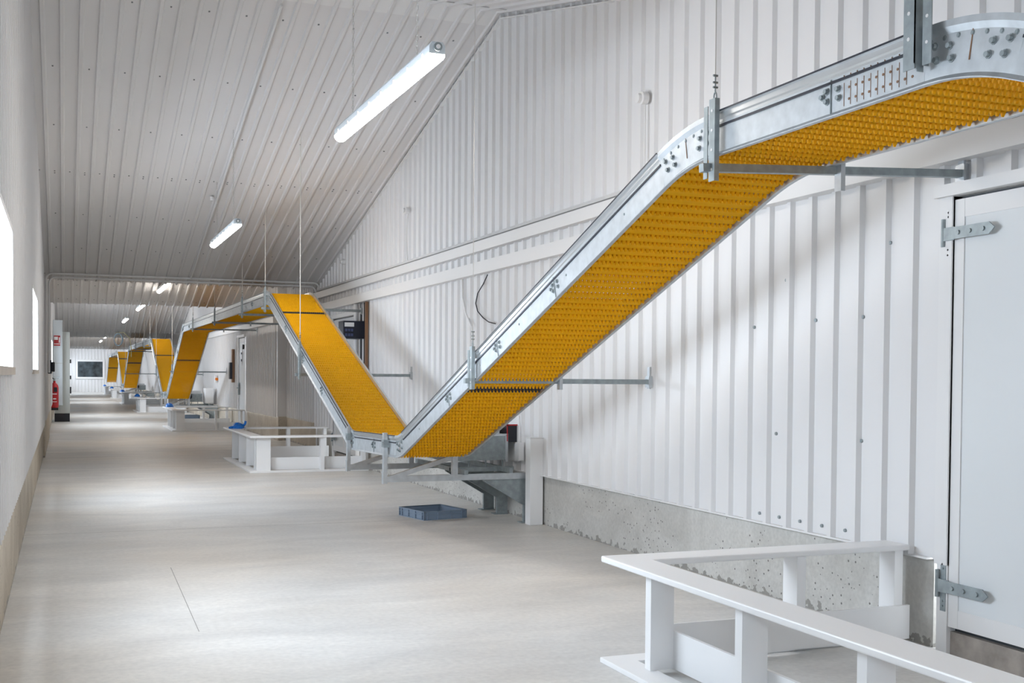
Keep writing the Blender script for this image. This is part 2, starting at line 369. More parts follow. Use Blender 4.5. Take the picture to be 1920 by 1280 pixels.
# doors ------------------------------------------------------------
def hinge(t, y, z, x):
    h = MB()
    h.box(x-.012, x+.0, y+.02, y+.062, z-.15, z+.15)           # frame plate
    h.cyl((x-.022, y+.075, z-.07), (x-.022, y+.075, z+.09), .013, 12)
    h.box(x-.03, x-.022, y-.02, y+.075, z-.038, z+.038)
    h.box(x-.036, x-.028, y-.29, y+.01, z-.034, z+.034)        # strap
    h.prism([(x-.036, y-.29, z-.034), (x-.036, y-.29, z+.034), (x-.036, y-.315, z+.014), (x-.036, y-.33, z), (x-.036, y-.315, z-.014)], (.008, 0, 0))
    for yy in (-.06, -.15, -.25): h.cyl((x-.045, y+yy, z), (x-.03, y+yy, z), .013, 10)
    for zz in (-.12, -.09, .1, .125): h.cyl((x-.018, y+.042, z+zz), (x-.01, y+.042, z+zz), .006, 8)
    h.build('hinge', M['galvd'], t)
def door(n, y0, y1, label, hinges=True, leafs=2):
    t = thing('door_%d' % n, (XR, (y0+y1)/2, 0), label, kind='structure')
    fr = MB(); fr.box(XR-.03, XR+.06, y1, y1+.085, 0, 2.66); fr.box(XR-.03, XR+.06, y0-.085, y0, 0, 2.66)
    fr.box(XR-.04, XR+.06, y1-.0, y1+.10, .52, 2.66)
    fr.build('door_frame', M['trim'], t)
    MB().box(XR-.075, XR+.03, y0-.12, y1+.115, 2.655, 2.725).build('lintel', M['trim'], t)
    MB().box(XR+.0, XR+.25, y0, y1, 0, .135).build('threshold', M['sillc'], t)
    MB().box(XR+.035, XR+.08, y0, y1, .135, 2.66).build('dark_gap', M['dark'], t)
    span = (y1-y0)/leafs
    for i in range(leafs):
        a_, b_ = y1-span*(i+1)+.003, y1-span*i-.003
        lf = MB().box(XR-.015, XR+.03, a_+.07, b_-.07, .25, 2.55).build('door_leaf', M['door'], t)
        e = MB(); e.box(XR-.022, XR+.035, a_, a_+.075, .165, 2.635); e.box(XR-.022, XR+.035, b_-.075, b_, .165, 2.635)
        e.box(XR-.020, XR+.035, a_+.07, b_-.07, .165, .27); e.box(XR-.020, XR+.035, a_+.07, b_-.07, 2.53, 2.635)
        e.build('leaf_edging', M['trim'], lf)
    if hinges: hinge(t, y1-.01, 2.44, XR-.022); hinge(t, y1-.01, .40, XR-.022)
    return t
door(1, 3.0, 5.25, 'pale insulated double door at the right edge with strap hinges')
door(2, 19.85, 21.55, 'pale insulated door behind the first conveyor dip')
d3 = door(3, 33.0, 34.2, 'grey personnel door with oval viewing panel in the second hall', hinges=False, leafs=1)
ov = MB(); ov.add([(XR-.03, 33.6+.1*math.cos(q*math.pi/12), 2.1+.24*math.sin(q*math.pi/12)) for q in range(24)], [tuple(range(24))]); ov.build('oval_sign', M['pvc'], d3)
MB().cyl((XR-.05, 33.6, 2.0), (XR-.025, 33.6, 2.0), .035, 10).cyl((XR-.05, 33.6, 2.2), (XR-.025, 33.6, 2.2), .03, 10).build('sign_mark', M['navy'], d3)
MB().cyl((XR-.06, 33.25, 2.38), (XR-.025, 33.25, 2.38), .07, 10).build('dark_badge', M['black'], d3)
MB().box(XR-.07, XR-.02, 34.02, 34.08, 1.0, 1.35).cyl((XR-.1, 33.9, 1.2), (XR-.1, 34.07, 1.2), .015).build('door_handle', M['galvd'], d3)

# ------------------------------------------------------------------ conveyor
CX0, CX1 = 3.15, 3.86
DEP = .225
ctrl = [(-3.0,.98,0),(-2.0,.98,.8),(3.36,2.975,1.5),(5.5,2.97,1.8),(11.15,.99,.8),(13.2,.95,.8),(19.05,2.98,1.2),(33.6,3.0,1.2),(39.1,1.0,.8),(41.0,.98,.8),
        (46.3,2.98,1.2),(62.3,3.0,1.2),(68.0,1.0,.8),(70.0,1.0,.8),(75.8,2.98,1.2),(90.4,2.98,1.2),(95.6,1.0,.8)]
# path pieces: list of (kind, [points], [tangents])
pieces = []; cur = Vector((ctrl[0][0], ctrl[0][1]))
for i in range(1, len(ctrl)-1):
    p = Vector(ctrl[i][:2]); a_ = (p-Vector(ctrl[i-1][:2])).normalized(); b_ = (Vector(ctrl[i+1][:2])-p).normalized()
    ang = math.acos(max(-1, min(1, a_.dot(b_)))); R_ = ctrl[i][2]; tl = R_*math.tan(ang/2)
    s_, e_ = p-a_*tl, p+b_*tl
    pieces.append(('straight', [cur, s_]))
    side = 1 if (a_.x*b_.y-a_.y*b_.x) > 0 else -1
    nrm = Vector((-a_.y, a_.x))*side; cc = s_+nrm*R_; n_ = 10
    arc = []
    for k in range(n_+1):
        th = side*ang*k/n_; v = s_-cc
        arc.append(cc+Vector((v.x*math.cos(th)-v.y*math.sin(th), v.x*math.sin(th)+v.y*math.cos(th))))
    pieces.append(('curve', arc)); cur = e_
pieces.append(('straight', [cur, Vector(ctrl[-1][:2])]))
def tang(pts, i):
    a_ = pts[max(i-1, 0)]; b_ = pts[min(i+1, len(pts)-1)]; return (b_-a_).normalized()
def sweep(mb, pts, prof):
    n = len(prof); v = []
    for i, p in enumerate(pts):
        t = tang(pts, i); nn = Vector((-t.y, t.x))
        for x, d in prof:
            q = p+nn*d; v.append((x, q.x, q.y))
    m = len(pts)
    f = [(i*n+j, i*n+(j+1)%n, (i+1)*n+(j+1)%n, (i+1)*n+j) for i in range(m-1) for j in range(n)]
    mb.add(v, f+[tuple(range(n-1,-1,-1)), tuple(range((m-1)*n, m*n))])
    return mb
def mir(prof): return [(CX0+CX1-x, d) for x, d in prof][::-1]
PLATE = [(CX0,-.055),(CX0,-DEP+.02),(CX0-.016,-DEP+.004),(CX0-.014,-DEP),(CX0+.012,-DEP),(CX0+.012,-.055)]
RAILP = [(CX0+.012,0),(CX0-.016,0),(CX0-.018,-.006),(CX0-.008,-.010),(CX0-.008,-.036),(CX0-.001,-.043),(CX0-.001,-.056),(CX0+.012,-.056)]
STRIP = [(CX0-.006,-.068),(CX0-.006,-.080),(CX0+.002,-.080),(CX0+.002,-.068)]
EDGE = [(CX0-.020,.002),(CX0-.020,-.006),(CX0-.012,-.006),(CX0-.012,.002)]
CURVE = [(CX0-.014,0.0),(CX0-.014,-.026),(CX0-.002,-.05),(CX0+.001,-DEP+.02),(CX0-.016,-DEP+.004),(CX0-.014,-DEP),(CX0+.012,-DEP),(CX0+.012,0.0)]
conv = thing('conveyor', (3.5, 12.0, 0), 'long galvanized zigzag conveyor with yellow chain belt running down the hall', 'conveyor')
def along(pts):
    L = [0]
    for a_, b_ in zip(pts, pts[1:]): L.append(L[-1]+(b_-a_).length)
    return L
def at(pts, L, s):
    for i in range(len(pts)-1):
        if s <= L[i+1] or i == len(pts)-2:
            u = (s-L[i])/(L[i+1]-L[i]); p = pts[i].lerp(pts[i+1], u); t = tang(pts, i).lerp(tang(pts, i+1), u).normalized() if len(pts) > 2 else tang(pts, i)
            return p, t
def bolts(mb, p, t, spots, r=.011, out=.016):
    nn = Vector((-t.y, t.x))
    for s, d in spots:
        q = p+t*s+nn*d; mb.cyl((CX0-out, q.x, q.y), (CX0+.002, q.x, q.y), r, 8); mb.cyl((CX0-.003, q.x, q.y), (CX0+.002, q.x, q.y), r*1.5, 10)
for kind, pts in pieces:
    far = pts[0].x > 31
    if kind == 'straight':
        fp = sweep(MB(), pts, mir(PLATE)).build('side_plate', M['galv'], conv); sweep(MB(), pts, mir(RAILP)).build('guide_rail', M['rail'], fp)
        sp = sweep(MB(), pts, PLATE).build('side_plate', M['galv'], conv)
        sweep(MB(), pts, RAILP).build('guide_rail', M['rail'], sp)
        sweep(MB(), pts, STRIP).build('wear_strip', M['navy'], sp); sweep(MB(), pts, EDGE).build('rail_edge', M['navy'], sp)
        L = along(pts); b = MB()
        for frac in ([(4.22-pts[0].x)/(pts[1].x-pts[0].x)] if pts[0].x > 3.3 and pts[0].x < 4 else [.5] if L[-1] < 3 else [1.6/L[-1], .5, 1-1.5/L[-1]] if not far else [.3, .7]):
            p, t = at(pts, L, frac*L[-1])
            bolts(b, p, t, [(-.05,-.11),(.03,-.105),(-.055,-.15),(.028,-.15),(.06,-.125)])
            nn = Vector((-t.y, t.x)); q = p+nn*-.06; q2 = p-nn*DEP*.97
            MB().bar((CX0-.003, q.x, q.y), (CX0-.003, q2.x, q2.y), .004, .006, (1,0,0)).build('plate_joint', M['galvd'], sp)
        if L[-1] > 4 and not far:
            for k in range(int(L[-1]/.9)):
                p, t = at(pts, L, .5+k*.9); bolts(b, p, t, [(0,-.13)], r=.0055, out=.004)
        build_each(b, 'bolt', M['galvd'], sp, 2)
    else:
        sweep(MB(), pts, mir(CURVE)).build('curve_plate', M['galv'], conv); cp = sweep(MB(), pts, CURVE).build('curve_plate', M['galv'], conv)
        L = along(pts); b = MB()
        for fr in (-.04, 1.04):
            p, t = at(pts, L, min(max(fr, 0), 1)*L[-1]); sg = 1 if fr < 0 else -1
            bolts(b, p, t, [(sg*.06,-.085),(sg*.14,-.10),(sg*.07,-.14),(sg*.15,-.15)])
        for k in range(7):
            p, t = at(pts, L, (k+.5)/7*L[-1]); bolts(b, p, t, [(0,-.062)], r=.007, out=.006)
        build_each(b, 'bolt', M['galvd'], cp, 2)
        p, t = at(pts, L, .5*L[-1]); nn = Vector((-t.y, t.x)); q = p-nn*.045; q2 = p-nn*.16
        MB().bar((CX0-.002, q.x, q.y), (CX0-.002, q2.x, q2.y), .004, .003, (1,0,0)).build('scribed_mark', M['wood'], cp)
# ruled adjustment holes on the near high run
pts = [p for k_, p in pieces if k_ == 'straight'][1]
# belts
full = []
for kind, pts in pieces:
    for p in pts:
        if not full or (p-full[-1]).length > 1e-4: full.append(p)
LF = along(full)
import bisect
def at_full(s):
    i = min(max(bisect.bisect_right(LF, s)-1, 0), len(full)-2)
    u = (s-LF[i])/(LF[i+1]-LF[i]); p = full[i].lerp(full[i+1], u)
    t0, t1 = tang(full, i), tang(full, i+1)
    d = (full[i+1]-full[i])
    t = d.normalized() if d.length > .5 else t0.lerp(t1, u).normalized()
    return p, t
BX0, BX1 = CX0+.015, CX1-.015
def row(mb, s, pitch, n0, sgn, nt, holes):
    p, t = at_full(s); nn = Vector((-t.y, t.x))
    def P(x, ds, dn):
        q = p+t*ds+nn*(n0+sgn*dn); return (x, q.x, q.y)
    def bx(x0, x1, s0, s1, d0a, d0b, th):    # slab, height d0a at s0 and d0b at s1
        mb.add([P(x0,s0,d0a-th),P(x1,s0,d0a-th),P(x1,s1,d0b-th),P(x0,s1,d0b-th),P(x0,s0,d0a),P(x1,s0,d0a),P(x1,s1,d0b),P(x0,s1,d0b)],
               [(0,3,2,1),(4,5,6,7),(0,1,5,4),(1,2,6,5),(2,3,7,6),(3,0,4,7)])
    W = (BX1-BX0)/nt
    a1, a2 = (pitch*.50, pitch*.70)
    if holes:
        bx(BX0, BX1, 0, a1, 0, .008, .004); bx(BX0, BX1, a2, pitch*.94, .012, .004, .004)
        for j in range(nt): bx(BX0+W*(j+.0), BX0+W*(j+.62), a1, a2, .008, .012, .006)
    else:
        bx(BX0, BX1, 0, pitch*.97, 0, .007, .004)
    for j in range(nt):
        x0 = BX0+W*(j+.0 if holes else j+.2); x1 = x0+W*(.62 if holes else .55)
        h = .030 if holes else .018
        v = [P(x0,a1,.006),P(x1,a1,.006),P(x1,a2,.006),P(x0,a2,.006),P(x0+W*.1,a1+.012,h),P(x1-W*.1,a1+.012,h),P(x1-W*.1,a2-.004,h),P(x0+W*.1,a2-.004,h)]
        mb.add(v, [(0,3,2,1),(4,5,6,7),(0,1,5,4),(1,2,6,5),(2,3,7,6),(3,0,4,7)])
def s_of_y(y):
    for i in range(len(full)-1):
        if full[i].x <= y <= full[i+1].x: return LF[i]+(LF[i+1]-LF[i])*(y-full[i].x)/(full[i+1].x-full[i].x)
BLACK_T = [18.0, 44.6, 74.6]; BLACK_B = [4.6-2.4, 9.22, 19.9, 35.8, 64.2, 92.5]
for part, s0y, s1y, pitch, nt in (('belt', -2.9, 31.0, .1, 22), ('belt', 31.0, 52.0, .1, 22), ('belt', 52.0, 95.5, .2, 11)):
    sA, sB = s_of_y(s0y), s_of_y(s1y); n = int((sB-sA)/pitch)
    top, bot = MB(), MB(); kt, kb = [], []
    bt = {int((s_of_y(y)-sA)/pitch) for y in BLACK_T if s0y < y < s1y}; bb = {int((s_of_y(y)-sA)/pitch) for y in BLACK_B if s0y < y < s1y}
    for k in range(n):
        if k in bt: kt.append(MB())
        if k in bb: kb.append(MB())
        row(kt[-1] if k in bt else top, sA+k*pitch, pitch, -.052, 1, nt, False)
        row(kb[-1] if k in bb else bot, sA+k*pitch, pitch, -DEP+.030, -1, nt, True)
    o = top.build('carrying_belt', M['belt'], conv); [m_.build('black_flight', M['black'], o) for m_ in kt]
    o = bot.build('return_belt', M['belt'], conv); [m_.build('black_flight', M['black'], o) for m_ in kb]
def track_z(y):
    s = s_of_y(y); p, t = at_full(s); return p.y

# hangers ----------------------------------------------------------
def holes_bar(mb, x, y, z0, z1):
    # a folded steel angle with punched face
    mb.box(x-.028, x-.023, y-.028, y+.028, z0, z1); mb.box(x-.023, x, y-.028, y-.023, z0, z1)
def dots(mb, x, y, z0, z1):
    z = z0+.05
    while z < z1-.02:
        mb.cyl((x-.0295, y, z), (x-.0275, y, z), .008, 8); z += .1
def hanger(y, za, x_wall, label, rise=0, up=.06, wire=True, ztop=None, arm=True, group='wall brackets holding the conveyor'):
    zt = track_z(y); t = thing('conveyor_bracket', (CX0, y, za), label, 'bracket', group)
    h = MB(); holes_bar(h, CX0-.02, y-.03, za-.07, zt+up); h.box(CX0-.048, CX0-.043, y+.012, y+.05, za-.05, zt+up-.03)
    hp = h.build('hanger_plate', M['galvd'], t)
    d = MB(); dots(d, CX0-.02, y-.03, za-.06, zt+up); build_each(d, 'punched_hole', M['trim'], hp) if y < 30 else None
    z2 = min(zt-DEP+.05, za+.16)
    h = MB(); holes_bar(h, CX1+.055, y-.03, za-.07, z2+.12); h.build('hanger_plate', M['galv'], t)
    if arm:
        MB().bar((CX0-.09, y, za), (x_wall-.02, y, za+rise), .045, .042).build('cross_arm', M['galvd'], t)
        MB().box(x_wall-.035, x_wall+.0, y-.035, y+.035, za+rise-.05, za+rise+.05).box(x_wall-.02, x_wall-.005, y-.015, y+.03, za+rise-.06, za+rise+.13).build('wall_clamp', M['galv'], t)
    if wire:
        zc = ceil_z(y)
        wv = thing('suspension_wire', (CX0-.03, y-.03, zt+up), 'thin steel suspension wire rising from '+label.split(' bracket')[0]+' bracket', 'wire', 'suspension wires of the conveyor')
        MB().cyl((CX0-.03, y-.03, zt+up+.10), (CX0-.03, y-.03, zc), .0028 if y < 12 else .006, 6).build('cable', M['wire'] if y < 12 else M['whitewire'], wv)
        k = MB()
        ring = [(CX0-.03, y-.03+.013*math.sin(q*math.pi/6), zt+up+.01+.025*math.cos(q*math.pi/6)) for q in range(12)]
        k.tube(ring, .004, 6, True)
        for zz in (.06, .085, .12): k.cyl((CX0-.043, y-.03, zt+up+zz), (CX0-.017, y-.03, zt+up+zz), .006, 8)
        k.cyl((CX0-.03, y-.03, zt+up+.03), (CX0-.03, y-.03, zt+up+.12), .004, 6)
        k.build('cable_clamp', M['galvd'], wv)
hanger(5.17, 2.68, XR-.03, 'galvanized bracket at the near top bend with arm to the wall above the door', .09)
hanger(8.89, 1.56, XR-.03, 'galvanized bracket halfway up the near ramp with arm to the wall')
hanger(16.25, 1.60, XR-.03, 'galvanized bracket halfway down the yellow far ramp of the first dip')
hanger(19.28, 2.70, XR-.03, 'galvanized bracket at the second top bend')
hanger(21.9, 2.72, XR-.03, 'galvanized bracket just past the second top bend over the white rails')
hanger(26.1, 2.74, 5.05, 'galvanized bracket on the high run in the link passage')
hanger(30.7, 2.76, XR-.03, 'galvanized bracket before the second descent of the conveyor')
hanger(36.8, 1.66, XR-.03, 'galvanized bracket halfway down the second orange ramp')
hanger(43.3, 1.58, XR-.03, 'galvanized bracket halfway up the second yellow ramp')
hanger(46.5, 2.70, XR-.03, 'galvanized bracket at the third top bend')
hanger(50.0, 2.72, XR-.03, 'galvanized bracket after the third top bend')
hanger(56.0, 2.72, XR-.03, 'galvanized bracket on the high run past the second valley')
hanger(61.5, 2.72, XR-.03, 'galvanized bracket before the third descent')
hanger(65.5, 1.58, XR-.03, 'galvanized bracket halfway down the third orange ramp')
hanger(77.0, 2.72, XR-.03, 'galvanized bracket past the fourth top bend')
hanger(84.0, 2.72, XR-.03, 'galvanized bracket on the most distant high run')
# long vertical channel at the top right
t = thing('hanger_channel', (CX0, 3.60, 2.80), 'tall punched steel channel carrying the near bend of the conveyor at upper right', 'bracket')
mb = MB(); x = CX0-.02; y = 3.595
mb.prism([(x-.045,y+.02,2.83),(x-.045,y+.02,ceil_z(y)),(x-.0,y+.02,ceil_z(y)),(x-.0,y+.02,2.80),(x-.03,y+.02,2.80)], (0,.005,0))
mb.box(x-.045,x-.041,y+.02,y+.085,2.81,ceil_z(y)); mb.box(x-.03,x-.026,y-.055,y-.01,2.815,ceil_z(y)); mb.box(x-.03,x+.0,y-.01,y-.006,2.815,ceil_z(y))
o = mb.build('channel', M['galvd'], t)
mb = MB()
for k in range(9):
    mb.cyl((x-.047,y+.055,2.93+k*.1),(x-.0405,y+.055,2.93+k*.1),.008,8); mb.cyl((x-.032,y-.03,2.9+k*.1),(x-.0255,y-.03,2.9+k*.1),.007,8)
build_each(mb, 'punched_hole', M['trim'], o)
# ruled plate with drilled holes on the near high run
mb = MB(); mk = MB(); z_ = 2.97
for k in range(10):
    y = 3.70+k*.044
    mb.cyl((CX0-.002, y, z_-.115), (CX0+.001, y, z_-.115), .006, 8); mb.cyl((CX0-.002, y, z_-.165), (CX0+.001, y, z_-.165), .006, 8)
    mk.box(CX0-.0015, CX0+.001, y+.033, y+.0355, z_-.19, z_-.09); mk.box(CX0-.0035, CX0+.001, y+.033, y+.0355, z_-.066, z_-.057)
build_each(mb, 'drilled_hole', M['wood'], conv); build_each(mk, 'ruled_mark', M['wood'], conv)

# ------------------------------------------------------------------ lamps
lamp_y = [(-.6,), (6.96,), (15.85,), (26.9,), (35.6,), (45.0,), (66.8,), (76.0,), (96.0,)]
def link_chain(mb, x, y, z0, z1, step=.034):
    k = 0; z = z0
    while z < z1:
        a_ = (k % 2)*math.pi/2
        ring = [(x+.007*math.sin(q*math.pi/4)*math.cos(a_), y+.007*math.sin(q*math.pi/4)*math.sin(a_), z+.02*math.cos(q*math.pi/4)) for q in range(8)]
        mb.tube(ring, .0022, 4, True); z += step; k += 1
def lamp(y0, label, first=False):
    LZ = 3.63; x = 2.2; y1 = y0+2.72
    t = thing('tube_lamp', (x, y0, LZ), label, 'lamp', 'hanging tube lamps')
    prof = [(-.052,.0),(-.052,.05),(-.035,.075),(.035,.075),(.052,.05),(.052,.0)]
    MB().prism([(x+a_, y0, LZ+b_) for a_, b_ in prof], (0, y1-y0, 0)).build('housing', M['cabl'], t)
    dp = [(.055*math.cos(q*math.pi/10)*-1, -.055*math.sin(q*math.pi/10)) for q in range(11)]
    d = MB().prism([(x+a_, y0+.012, LZ+b_*.9) for a_, b_ in dp], (0, y1-y0-.024, 0)).build('diffuser', M['lamp'], t)
    c = MB()
    for k in range(8):
        yy = y0+.15+k*(y1-y0-.3)/7
        c.box(x-.06, x-.05, yy-.012, yy+.012, LZ-.012, LZ+.03); c.box(x+.05, x+.06, yy-.012, yy+.012, LZ-.012, LZ+.03)
    build_each(c, 'clip', M['trim'], t)
    MB().cyl((x, y0-.02, LZ+.04), (x, y0+.01, LZ+.04), .028, 14).build('cable_gland', M['galvd'], t)
    MB().cyl((x, y0-.026, LZ+.04), (x, y0-.018, LZ+.04), .014, 10).build('socket', M['pvc'], t)
    for yy in (y0+.45, y1-.45):
        c = MB()
        if y0 < 20: link_chain(c, x, yy, LZ+.08, ceil_z(yy)-.02)
        else: c.cyl((x, yy, LZ+.07), (x, yy, ceil_z(yy)), .006, 5)
        c.build('chain', M['wire'], t)
names = ['tube lamp behind the camera', 'large glowing tube lamp hanging nearest, upper middle', 'second glowing tube lamp, smaller, hanging beyond the nearest one',
    'third tube lamp, seen just under the first ceiling valley', 'fourth tube lamp under the second hall ceiling', 'fifth tube lamp just below and left of the fourth',
    'sixth tube lamp, tiny, left of the hanging hose coil', 'seventh tube lamp, tiny, just lower left of the sixth', 'last tube lamp, in front of the end wall']
for (yy,), nm in zip(lamp_y, names): lamp(yy, nm)

# ------------------------------------------------------------------ barrier rails round the doors
def barrier(y0, y1, label, far=False):
    t = thing('floor_barrier', (2.8, y0, 0), label, 'railing', 'white barriers round the doors')
    X0, X1, ZT, W = 2.80, XR-.04, .60, .215
    r = MB()
    r.prism([(X0,y0,ZT-.035),(X1,y0,ZT-.035),(X1,y0+W,ZT-.035),(X0+W,y0+W,ZT-.035),(X0+W,y1-W,ZT-.035),(X1,y1-W,ZT-.035),(X1,y1,ZT-.035),(X0,y1,ZT-.035)], (0,0,.035))
    r.build('top_rail', M['pvc'], t, bevel=.008)
    b = MB(); b.prism([(X0,y0,0),(X1,y0,0),(X1,y0+W-.07,0),(X0+W-.05,y0+W-.07,0),(X0+W-.05,y1-W+.07,0),(X1,y1-W+.07,0),(X1,y1,0),(X0,y1,0)], (0,0,.03))
    b.build('base_board', M['pvc'], t, bevel=.004)
    n = 4
    for k in range(n):
        yy = y0+.36+(y1-y0-.70)*k/(n-1)
        MB().box(X0+.12, X0+.26, yy-.03, yy+.03, .03, ZT-.035).build('post', M['pvc'], t)
    for yy in (y0+.13, y1-.13):
        for xx in (X0+.31, X0+1.20, X1-.07):
            MB().box((X0+.12 if yy < y0+1 else X0+.27) if xx < X0+.5 else xx-.03, X0+.35 if xx < X0+.5 else xx+.03, yy-(.03 if xx < X0+.5 else .07), yy+(.03 if xx < X0+.5 else .07), .03, ZT-.035).build('post', M['pvc'], t)
    MB().box(X0+.28, X1, y0+.20, y0+.22, .03, .235).build('kick_board', M['pvc'], t)
    MB().box(X0+.28, X1, y1-.22, y1-.20, .03, .235).build('kick_board', M['pvc'], t)
    MB().box(X0+.26, X0+.28, y0+.2, y1-.2, .03, .235).build('kick_board', M['pvc'], t)
barrier(2.42, 5.77, 'white board barrier in the near right corner, cut off by the frame')
barrier(18.76, 22.1, 'white board barrier behind the near conveyor dip with a crumpled blue glove')
barrier(33.0, 36.3, 'whitish board barrier in front of the second conveyor dip')
barrier(49.2, 52.5, 'white board barrier just beyond the second conveyor dip')
barrier(62.5, 65.8, 'beige-looking board barrier before the third conveyor dip')
barrier(77.0, 80.3, 'small distant white barrier beyond the third dip')
barrier(91.0, 94.3, 'most distant white barrier near the end wall')
# blue crumpled glove / blue caps
def lump(name, x, y, z, sx, sy, sz, label, crumple, group=None, cat='glove'):
    mb = MB(); nu, nv = 28, 12; rnd = random.Random(int(y*10))
    ph = [rnd.uniform(0, 6) for _ in range(6)]
    v = []; f = []
    for i in range(nv+1):
        th = math.pi/2*i/nv
        for j in range(nu):
            a_ = 2*math.pi*j/nu
            r = 1+crumple*(.5*math.sin(3*a_+ph[0]+4*th)+.35*math.sin(5*a_+ph[1]-3*th)+.25*math.sin(9*a_+ph[2]+7*th))
            zz = math.cos(th)*(1+crumple*.8*math.sin(2*a_+ph[3]+3*th))
            v.append((x+sx*math.sin(th)*math.cos(a_)*r, y+sy*math.sin(th)*math.sin(a_)*r, z+max(0, sz*zz)))
    for i in range(nv):
        for j in range(nu): f.append((i*nu+j, (i+1)*nu+j, (i+1)*nu+(j+1)%nu, i*nu+(j+1)%nu))
    f.append(tuple((nv*nu+j) for j in range(nu)))
    mb.add(v, f)
    if crumple > .2:   # raised finger
        mb.tube([(x+sx*.5, y, z+.03), (x+sx*.85, y-.02, z+.05), (x+sx*1.05, y-.03, z+.09), (x+sx*1.12, y-.03, z+.135)], .022, 8)
        mb.tube([(x-sx*.5, y-.05, z+.03), (x-sx*.95, y-.1, z+.022), (x-sx*1.25, y-.12, z+.012)], .024, 8)
    o = mb.build(name, M['blue'], smooth=True); return tag(o, label, cat, group)
lump('plastic_glove', 2.99, 21.55, .60, .13, .17, .085, 'crumpled blue plastic glove on the barrier behind the near dip', .32)
for yy, nm in ((35.7, 'blue dome-shaped lump on the corner of the barrier before the second dip'), (51.8, 'blue lump on the barrier beyond the second dip'), (65.2, 'blue lump on the barrier before the third dip'),
               (79.7, 'blue lump on the small distant barrier'), (93.8, 'blue lump on the most distant barrier')):
    lump('blue_cover', 2.95, yy, .60, .12, .13, .12, nm, .06, 'blue covers lying on the far barriers', 'cover')

# ------------------------------------------------------------------ support frames at the dips
def dip_frame(y0, y1, zf, label, motor):
    t = thing('dip_support_frame', (4.0, (y0+y1)/2, 0), label, 'frame', 'steel frames under the conveyor dips')
    zb = .54
    for yy in (y0, y1):
        MB().box(CX0-.055, CX0-.015, yy-.03, yy+.03, zb-.065, track_z(yy)+.02).box(CX0-.06, CX0-.05, yy-.035, yy+.035, zb-.07, zb+.06).build('front_post', M['galv'], t)
        MB().box(CX0-.06, CX0-.0, yy-.045, yy+.045, track_z(yy)-.13, track_z(yy)-.05).box(CX0-.066, CX0-.058, yy-.02, yy+.02, track_z(yy)-.11, track_z(yy)-.07).build('clamp', M['galvd'], t)
        MB().box(CX0-.04, XR-.03, yy-.02, yy+.02, zb-.055, zb+.01).build('cross_beam', M['galv'], t)
        MB().bar((CX0+.0, yy, zb-.02), (CX1+.02, yy, zb+.20), .034, .05).build('diagonal_brace', M['galv'], t)
        MB().box(CX1-.01, CX1+.05, yy-.025, yy+.025, zb-.058, zb+.26).build('strut', M['galv'], t)
    MB().box(CX1+.1, CX1+.14, y0-.1, y1+.1, zb+.01, zb+.06).box(XR-.3, XR-.26, y0-.0, y1+.1, zb+.01, zb+.06).box(CX1+.1, XR-.1, y0+.38, y0+.42, zb+.0, zb+.05).build('bed_rail', M['galvd'], t)
    for yy in (y0+.02, y0+.85, y0+1.3):
        g = MB(); g.box(XR-.13, XR-.0, yy-.02, yy+.02, 0, zb); g.box(XR-.17, XR+.0, yy-.05, yy+.07, 0, .01)
        g.prism([(XR-.02, yy-.025, zb-.05), (XR-.62, yy-.025, zb-.05), (XR-.12, yy-.025, .20), (XR-.02, yy-.025, .12)], (0, .006, 0))
        g.bar((XR-.60, yy, zb-.06), (XR-.12, yy, .2), .05, .02)
        g.build('wall_leg', M['galvd'] if yy > y0 else M['galv'], t)
    tx = XR-.45 if motor else XR-.18; b = MB(); b.box(CX1+.04, tx, y0+.42, y1-.3, .66, .95)
    o = b.build('trough', M['galvd'], t)
    MB().box(CX1+.03, tx+.02, y0+.41, y0+.44, .93, .955).box(tx-.01, tx+.02, y0+.41, y0+.45, .64, .94).box(CX1+.05, tx-.05, y0+.5, y1-.4, .95, 1.03).build('trough_lip', M['rail'], o)
    b = MB()
    for xx in (CX1+.15, CX1+.35, CX1+.55, CX1+.75): b.cyl((xx, y0+.48, zb+.03), (xx, y0+.48, .66), .009, 6)
    b.build('levelling_bolt', M['galvd'], t)
    if motor:
        MB().cyl((CX1+.05, y0+.40, .84), (CX1+.05, y0+.2, .84), .09, 14).box(CX1-.02,CX1+.14,y0+.3,y0+.42,.78,.93).build('motor', M['black'], t)
dip_frame(11.58, 13.22, .5, 'galvanized bracket frame carrying the first conveyor dip beside the wall', False)
dip_frame(39.35, 40.8, .5, 'galvanized frame with black motor at the second conveyor dip', True)
dip_frame(68.1, 69.8, .5, 'distant galvanized frame with black motor at the third dip', True)
# red-edged wall opening, white conduit box
t = thing('wall_opening_box', (XR, 12.1, .95), 'red-edged dark opening box in the wall above the steel trough', 'box')
MB().box(XR-.17, XR-.05, 12.0, 12.55, .86, 1.05).build('dark_hood', M['black'], t)
MB().box(XR-.175, XR-.045, 11.985, 12.0, 1.045, 1.06).box(XR-.175, XR-.165, 11.985, 12.55, 1.04, 1.06).box(XR-.175, XR-.165, 11.985, 12.0, .87, 1.05).build('red_edge', M['red'], t)
MB().box(XR-.05, XR-.03, 11.95, 12.9, .64, 1.16).build('mounting_board', M['pvc'], t)
tag(MB().box(XR-.09, XR-.03, 11.84, 11.96, .66, .86).build('junction_box', M['pvc']), 'small white junction box below the red-edged opening', 'box')
tag(MB().box(XR-.15, XR-.0, 11.35, 11.49, 0, .935).box(XR-.155, XR-.0, 11.345, 11.495, .935, .945).build('duct_casing', M['trim'], bevel=.004), 'white rectangular casing standing against the wall beside the steel frame', 'casing')
